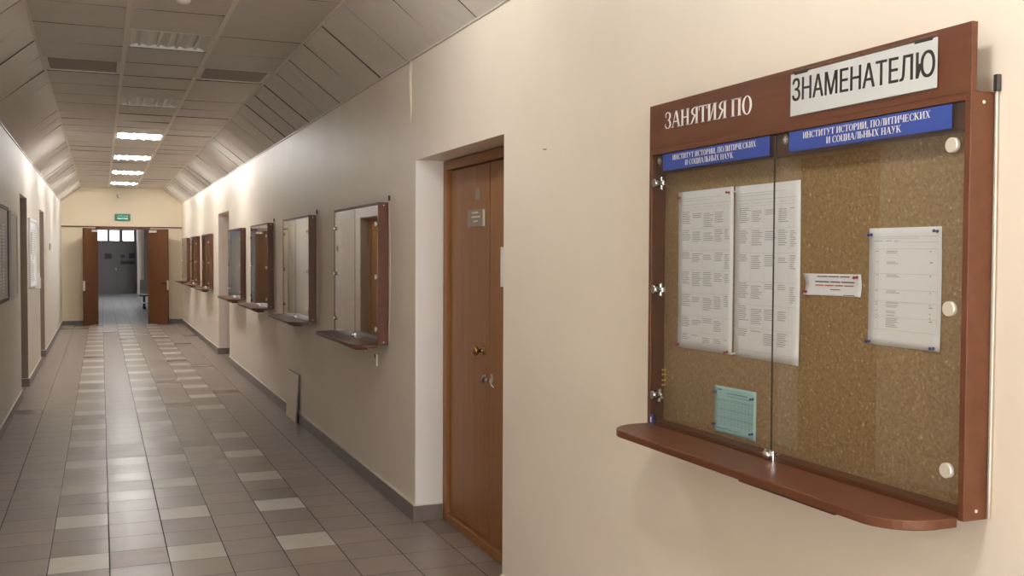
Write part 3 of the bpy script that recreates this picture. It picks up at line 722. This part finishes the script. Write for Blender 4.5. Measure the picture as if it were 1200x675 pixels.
P2 = timetable('paper_timetable', 11, 2.550, 2.245, 1.334, 1.838, 'white timetable sheet crossed by the gap between panes, right of the adjoining pair', 0)
o4, at4 = sheet('paper_timetable', 1.981, 1.747, 1.417, 1.701, 'paper', 'white list sheet with four blue pins near the right frame', 'timetable sheet', .004, -.0005, 5)
txt = MB(); ln = MB(); rnd = random.Random(9)
bar(ln, at4, .06, .96, .075, .0035); bar(ln, at4, .1, .7, .09, .0035); bar(txt, at4, .07, .20, .108, .006); bar(txt, at4, .24, .32, .108, .006); bar(txt, at4, .36, .42, .108, .006)
bar(ln, at4, .35, .95, .122, .003)
for v in (.178, .385, .52, .62, .75, .86): bar(ln, at4, .08, .95, v, .003)
vline(ln, at4, .08, .178, .86, .003); vline(ln, at4, .95, .178, .86, .003); vline(ln, at4, .14, .178, .86, .003)
for v, n in ((.195, 2), (.285, 2), (.395, 2), (.53, 2), (.63, 1), (.65, 2), (.70, 2), (.735, 1), (.762, 6)):
    for k in range(n):
        bar(txt, at4, .255, .255+rnd.uniform(.12, .19), v+k*.014, .006)
    bar(txt, at4, .10, .13, v, .006); bar(txt, at4, .85, .85+rnd.choice((.02, .04)), v, .010)
txt.build('printed_text', 'ink', o4); ln.build('ruled_lines', 'ink2', o4)
o5, at5 = sheet('paper_notice', 2.648, 2.436, 1.092, 1.235, 'paper_blue', 'pale blue printed sheet at the lower left of the cork', 'notice', .002, .003, 8)
txt = MB(); ln = MB()
bar(txt, at5, .30, .80, .125, .018); bar(txt, at5, .07, .18, .06, .03); bar(ln, at5, .30, .85, .19, .01)
for v in (.27, .30, .48, .64, .66): bar(ln, at5, .07, .94, v, .007)
for i in range(11): vline(ln, at5, .08+.083*i, .27, .84, .005)
for k in range(10): bar(ln, at5, .10, .92, .36+k*.047, .005)
bar(txt, at5, .06, .35, .885, .016); bar(ln, at5, .35, .62, .90, .012)
txt.build('printed_text', 'ink_blue', o5); ln.build('ruled_lines', 'ink_blue', o5)
o3, at3 = sheet('paper_notice', 2.222, 2.004, 1.529, 1.586, 'paper', 'small white strip notice with red pins in the middle', 'notice', .010, .001, 4, .006)
txt = MB(); rd = MB()
for a, b in ((.22, .40), (.41, .60), (.62, .79)): bar(txt, at3, a, b, .10, .045)
for a, b in ((.17, .42), (.44, .62), (.64, .87)): bar(txt, at3, a, b, .34, .05)
for a, b in ((.17, .32), (.34, .50), (.52, .67), (.69, .86)): bar(rd, at3, a, b, .50, .05)
bar(rd, at3, .44, .62, .69, .045); bar(txt, at3, .68, .88, .93, .03)
txt.build('printed_text', 'ink_dark', o3); rd.build('red_text', 'ink_red', o3)
# push pins
def pin(p, mat, label, group, lean=(0, 0, 0)):
    t = thing('push_pin', label, 'push pin', (p[0], p[1], p[2]), group)
    a = Vector((-1, lean[1], lean[2]))
    MB().lathe((-.0012, 0, 0), a, [(0, .0036), (.0022, .0040), (.003, .0023), (.0085, .0021), (.0095, .0036), (.0125, .0038), (.013, .002)], 12).build('pin_head', mat, t)
    MB().cyl((-.001, 0, 0), Vector((.008, 0, 0)), .0006, 6).build('needle', 'chrome', t)
G_ = 'push pins holding papers on the cork'
for at, spec in ((P1[1], [(.035, .035, 'pin_red', 'red push pin at the top left of the left tall timetable'), (.93, .035, 'pin_red', 'red push pin at the top right of the left tall timetable'), (.03, .98, 'pin_red', 'red push pin at the bottom left of the left tall timetable'), (.93, .985, 'pin_red', 'red push pin at the bottom right of the left tall timetable')]),
                 (P2[1], [(.02, .03, 'pin_white', 'white push pin at the top left of the right tall timetable'), (.02, .985, 'pin_white', 'white push pin at the bottom left of the right tall timetable')]),
                 (at4, [(.04, .055, 'pin_blue', 'blue push pin at the top left of the list sheet'), (.955, .04, 'pin_blue', 'blue push pin at the top right of the list sheet'), (.03, .975, 'pin_blue', 'blue push pin at the bottom left of the list sheet'), (.93, .975, 'pin_blue', 'blue push pin at the bottom right of the list sheet')]),
                 (at5, [(.04, .15, 'pin_blue', 'blue push pin at the upper left of the pale blue sheet'), (.94, .15, 'pin_blue', 'blue push pin at the upper right of the pale blue sheet'), (.02, .83, 'pin_blue', 'blue push pin at the lower left of the pale blue sheet'), (.93, .86, 'pin_blue', 'blue push pin at the lower right of the pale blue sheet')]),
                 (at3, [(.94, .12, 'pin_red', 'red push pin at the right end of the strip notice'), (.04, .84, 'pin_red', 'red push pin at the left end of the strip notice')])):
    for u, v, mt, lab in spec: pin(at(u, v, .0004), mt, lab, G_, (0, random.uniform(-.1, .1), random.uniform(-.15, .15)))
for i, z in enumerate((1.250, 1.234, 1.215, 1.199)):
    pin((XC, 2.945, z), 'pin_yellow', ('topmost', 'second from top', 'third from top', 'lowest')[i]+' of the spare yellow pins by the left frame', 'spare yellow push pins', (0, .1, 0))

# ------------------------------------------------------------------ the other boards
spec = [(6.548, 'glazed notice board, first beyond the near brown door', 1.41), (8.976, 'glazed notice board, second beyond the near brown door', 1.36), (11.367, 'glazed notice board, third beyond the near brown door', 1.36), (13.718, 'glazed notice board just in front of the far door recess', 1.36),
        (17.9, 'glazed notice board just beyond the far door recess', 1.30), (20.35, 'glazed notice board in the middle of the farthest three', 1.30), (22.72, 'glazed notice board closest to the end wall', 1.36)]
b2 = None
for y, lab, w in spec:
    if b2 is None: b2, g2 = make_board(lab, (XR, y, 0), 1.38, 1.03, 1.98); src = b2
    else:
        o = dup(src, (XR, y, 0)); o['label'] = lab

# cables beside the boards
def cable(y, z0, z1, label, bow=0, dark=False):
    t = thing('cable', label, 'cable', (XR-.007, y, 0), 'cables hanging beside the notice boards')
    n = 14; pts = [(-.0, -bow*math.sin(math.pi*i/n), z1+(z0-z1)*i/n) for i in range(n+1)]
    MB().tube(pts, .0024, 8).build('cord', 'cable', t)
    MB().box(-.005, .007, -.006, .006, z1-.012, z1+.024, .002).build('clip', 'dark', t)
for y, z0, z1, lab, bow in ((1.6165, 1.07, 1.995, 'cream cable hanging beside the near notice board', .002), (6.515, 1.05, 2.0, 'cream cable hanging beside the first board past the brown door', .03), (8.94, 1.05, 2.0, 'cream cable hanging beside the second board past the brown door', .01), (11.33, 1.05, 2.0, 'cream cable hanging beside the third board past the brown door', .005)):
    cable(y, z0, z1, lab, bow)
t = tag(MB().tube([(0, 0, 2.82), (-.002, .012, 2.74), (0, .006, 2.60), (0, -.010, 2.52), (0, .004, 2.44)], .0045, 8).tube([(0, -.02, 2.82), (0, -.014, 2.70), (0, -.02, 2.56), (0, -.012, 2.45)], .004, 8).build('wall_cable', 'cable', loc=(XR-.006, 6.02, 0)), 'short cream cable ends hanging from the ceiling edge left of the brown door', 'cable')
# leaning access panel
t = thing('access_panel', 'cream cover panel leaning against the wall on the floor', 'panel', (XR-.016, 9.80, 0))
mp = lambda a, b, c: (-.016+.032*b/.47*0.9+c, a, b)
MB().prism([(0, 0), (.55, 0), (.55, .47), (0, .47)], -.012, 0, mp, .002).build('board', 'base', t)
MB().prism([(.008, .004), (.546, .004), (.546, .464), (.008, .464)], -.0135, -.0118, mp).build('face', 'wall', t)
nl_ = tag(MB().lathe((0, 0, 0), (-1, 0, 0), [(0, .0015), (.012, .0015), (.013, .003), (.0145, .003)], 8).build('nail', 'dark', loc=(XR, 3.98, 2.085)), 'tiny nail in the bare wall between the brown door and near notice board', 'nail')
# broken socket under the board
t = thing('wall_socket', 'small loose wall fitting under the first board past the brown door', 'socket', (XR, 6.85, .86))
MB().box(-.010, 0, -.013, .013, 0, .08, .003).build('plate', 'wall', t); MB().box(-.017, -.012, -.010, .008, .055, .085, .002).build('clip', 'dark', t)

# ------------------------------------------------------------------ left wall
t = thing('light_switch', 'small grey light switch on the left wall past the recesses', 'light switch', (XL, 19.44, 1.75))
MB().box(0, .012, -.05, .05, -.06, .06, .003).build('plate', 'brown_jamb', t); MB().box(.012, .018, -.02, .02, -.035, .035, .003).build('rocker', 'brown_jamb', t)
t = thing('light_switch', 'small white switch on the left wall at the end corner', 'light switch', (XL, 24.6, 1.5))
MB().box(0, .012, -.05, .05, -.06, .06, .003).build('plate', 'pin_white', t); MB().box(.012, .018, -.02, .02, -.035, .035, .003).build('rocker', 'pin_white', t)
def info_board(y0, y1, z0, z1, label, frame, face, sheets, dep=.03):
    t = thing('information_board', label, 'information board', (XL, y0, 0), 'information boards on the left wall'); w = y1-y0
    f = MB(); b = .03
    f.box(0, dep, 0, b, z0, z1); f.box(0, dep, w-b, w, z0, z1); f.box(0, dep, b, w-b, z0, z0+b); f.box(0, dep, b, w-b, z1-b, z1); f.build('frame', frame, t)
    MB().box(0, dep-.012, b, w-b, z0+b, z1-b).build('panel', face, t)
    for i, (a, c, e, g, mt) in enumerate(sheets):
        MB().box(dep-.012, dep-.009, a, c, e, g).build('sheet', 'printed' if mt == 'paper' else mt, t)
    return t
info_board(9.1, 10.66, 1.19, 2.06, 'dark framed grey information board nearest on the left wall', 'dark', 'grey_sheet', [(.15, .45, 1.30, 1.72, 'paper'), (.55, .85, 1.30, 1.85, 'paper'), (.98, 1.14, 1.28, 1.50, 'paper'), (1.0, 1.2, 1.55, 1.90, 'paper')])
info_board(11.03, 11.90, 1.17, 2.05, 'pale grey frameless information board before the first left recess', 'grey_sheet', 'grey_sheet', [(.12, .42, 1.30, 1.7, 'grey_sheet')], .02)
info_board(13.85, 15.20, 1.20, 2.07, 'white information board between the two left recesses', 'paper', 'paper', [(.10, .48, 1.62, 1.9, 'grey_sheet'), (.58, .95, 1.55, 1.95, 'paper'), (.12, .5, 1.27, 1.55, 'paper'), (.6, .95, 1.27, 1.5, 'paper'), (1.02, 1.28, 1.6, 1.95, 'paper')], .025)
t = thing('leaflet_holder', 'small white leaflet box below the white board on the left', 'leaflet holder', (XL, 15.23, 1.15))
f = MB(); f.box(0, .004, 0, .24, 0, .2); f.box(.055, .06, 0, .24, 0, .14); f.box(.004, .055, 0, .004, 0, .16); f.box(.004, .055, .236, .24, 0, .16); f.box(.004, .055, .004, .236, 0, .004); f.build('tray', 'pin_white', t)
lf = tag(MB().box(XL+.010, XL+.045, 15.24, 15.46, 1.1545, 1.36).build('leaflet_stack', 'paper'), 'white leaflets standing in the small box on the left wall', 'leaflets')
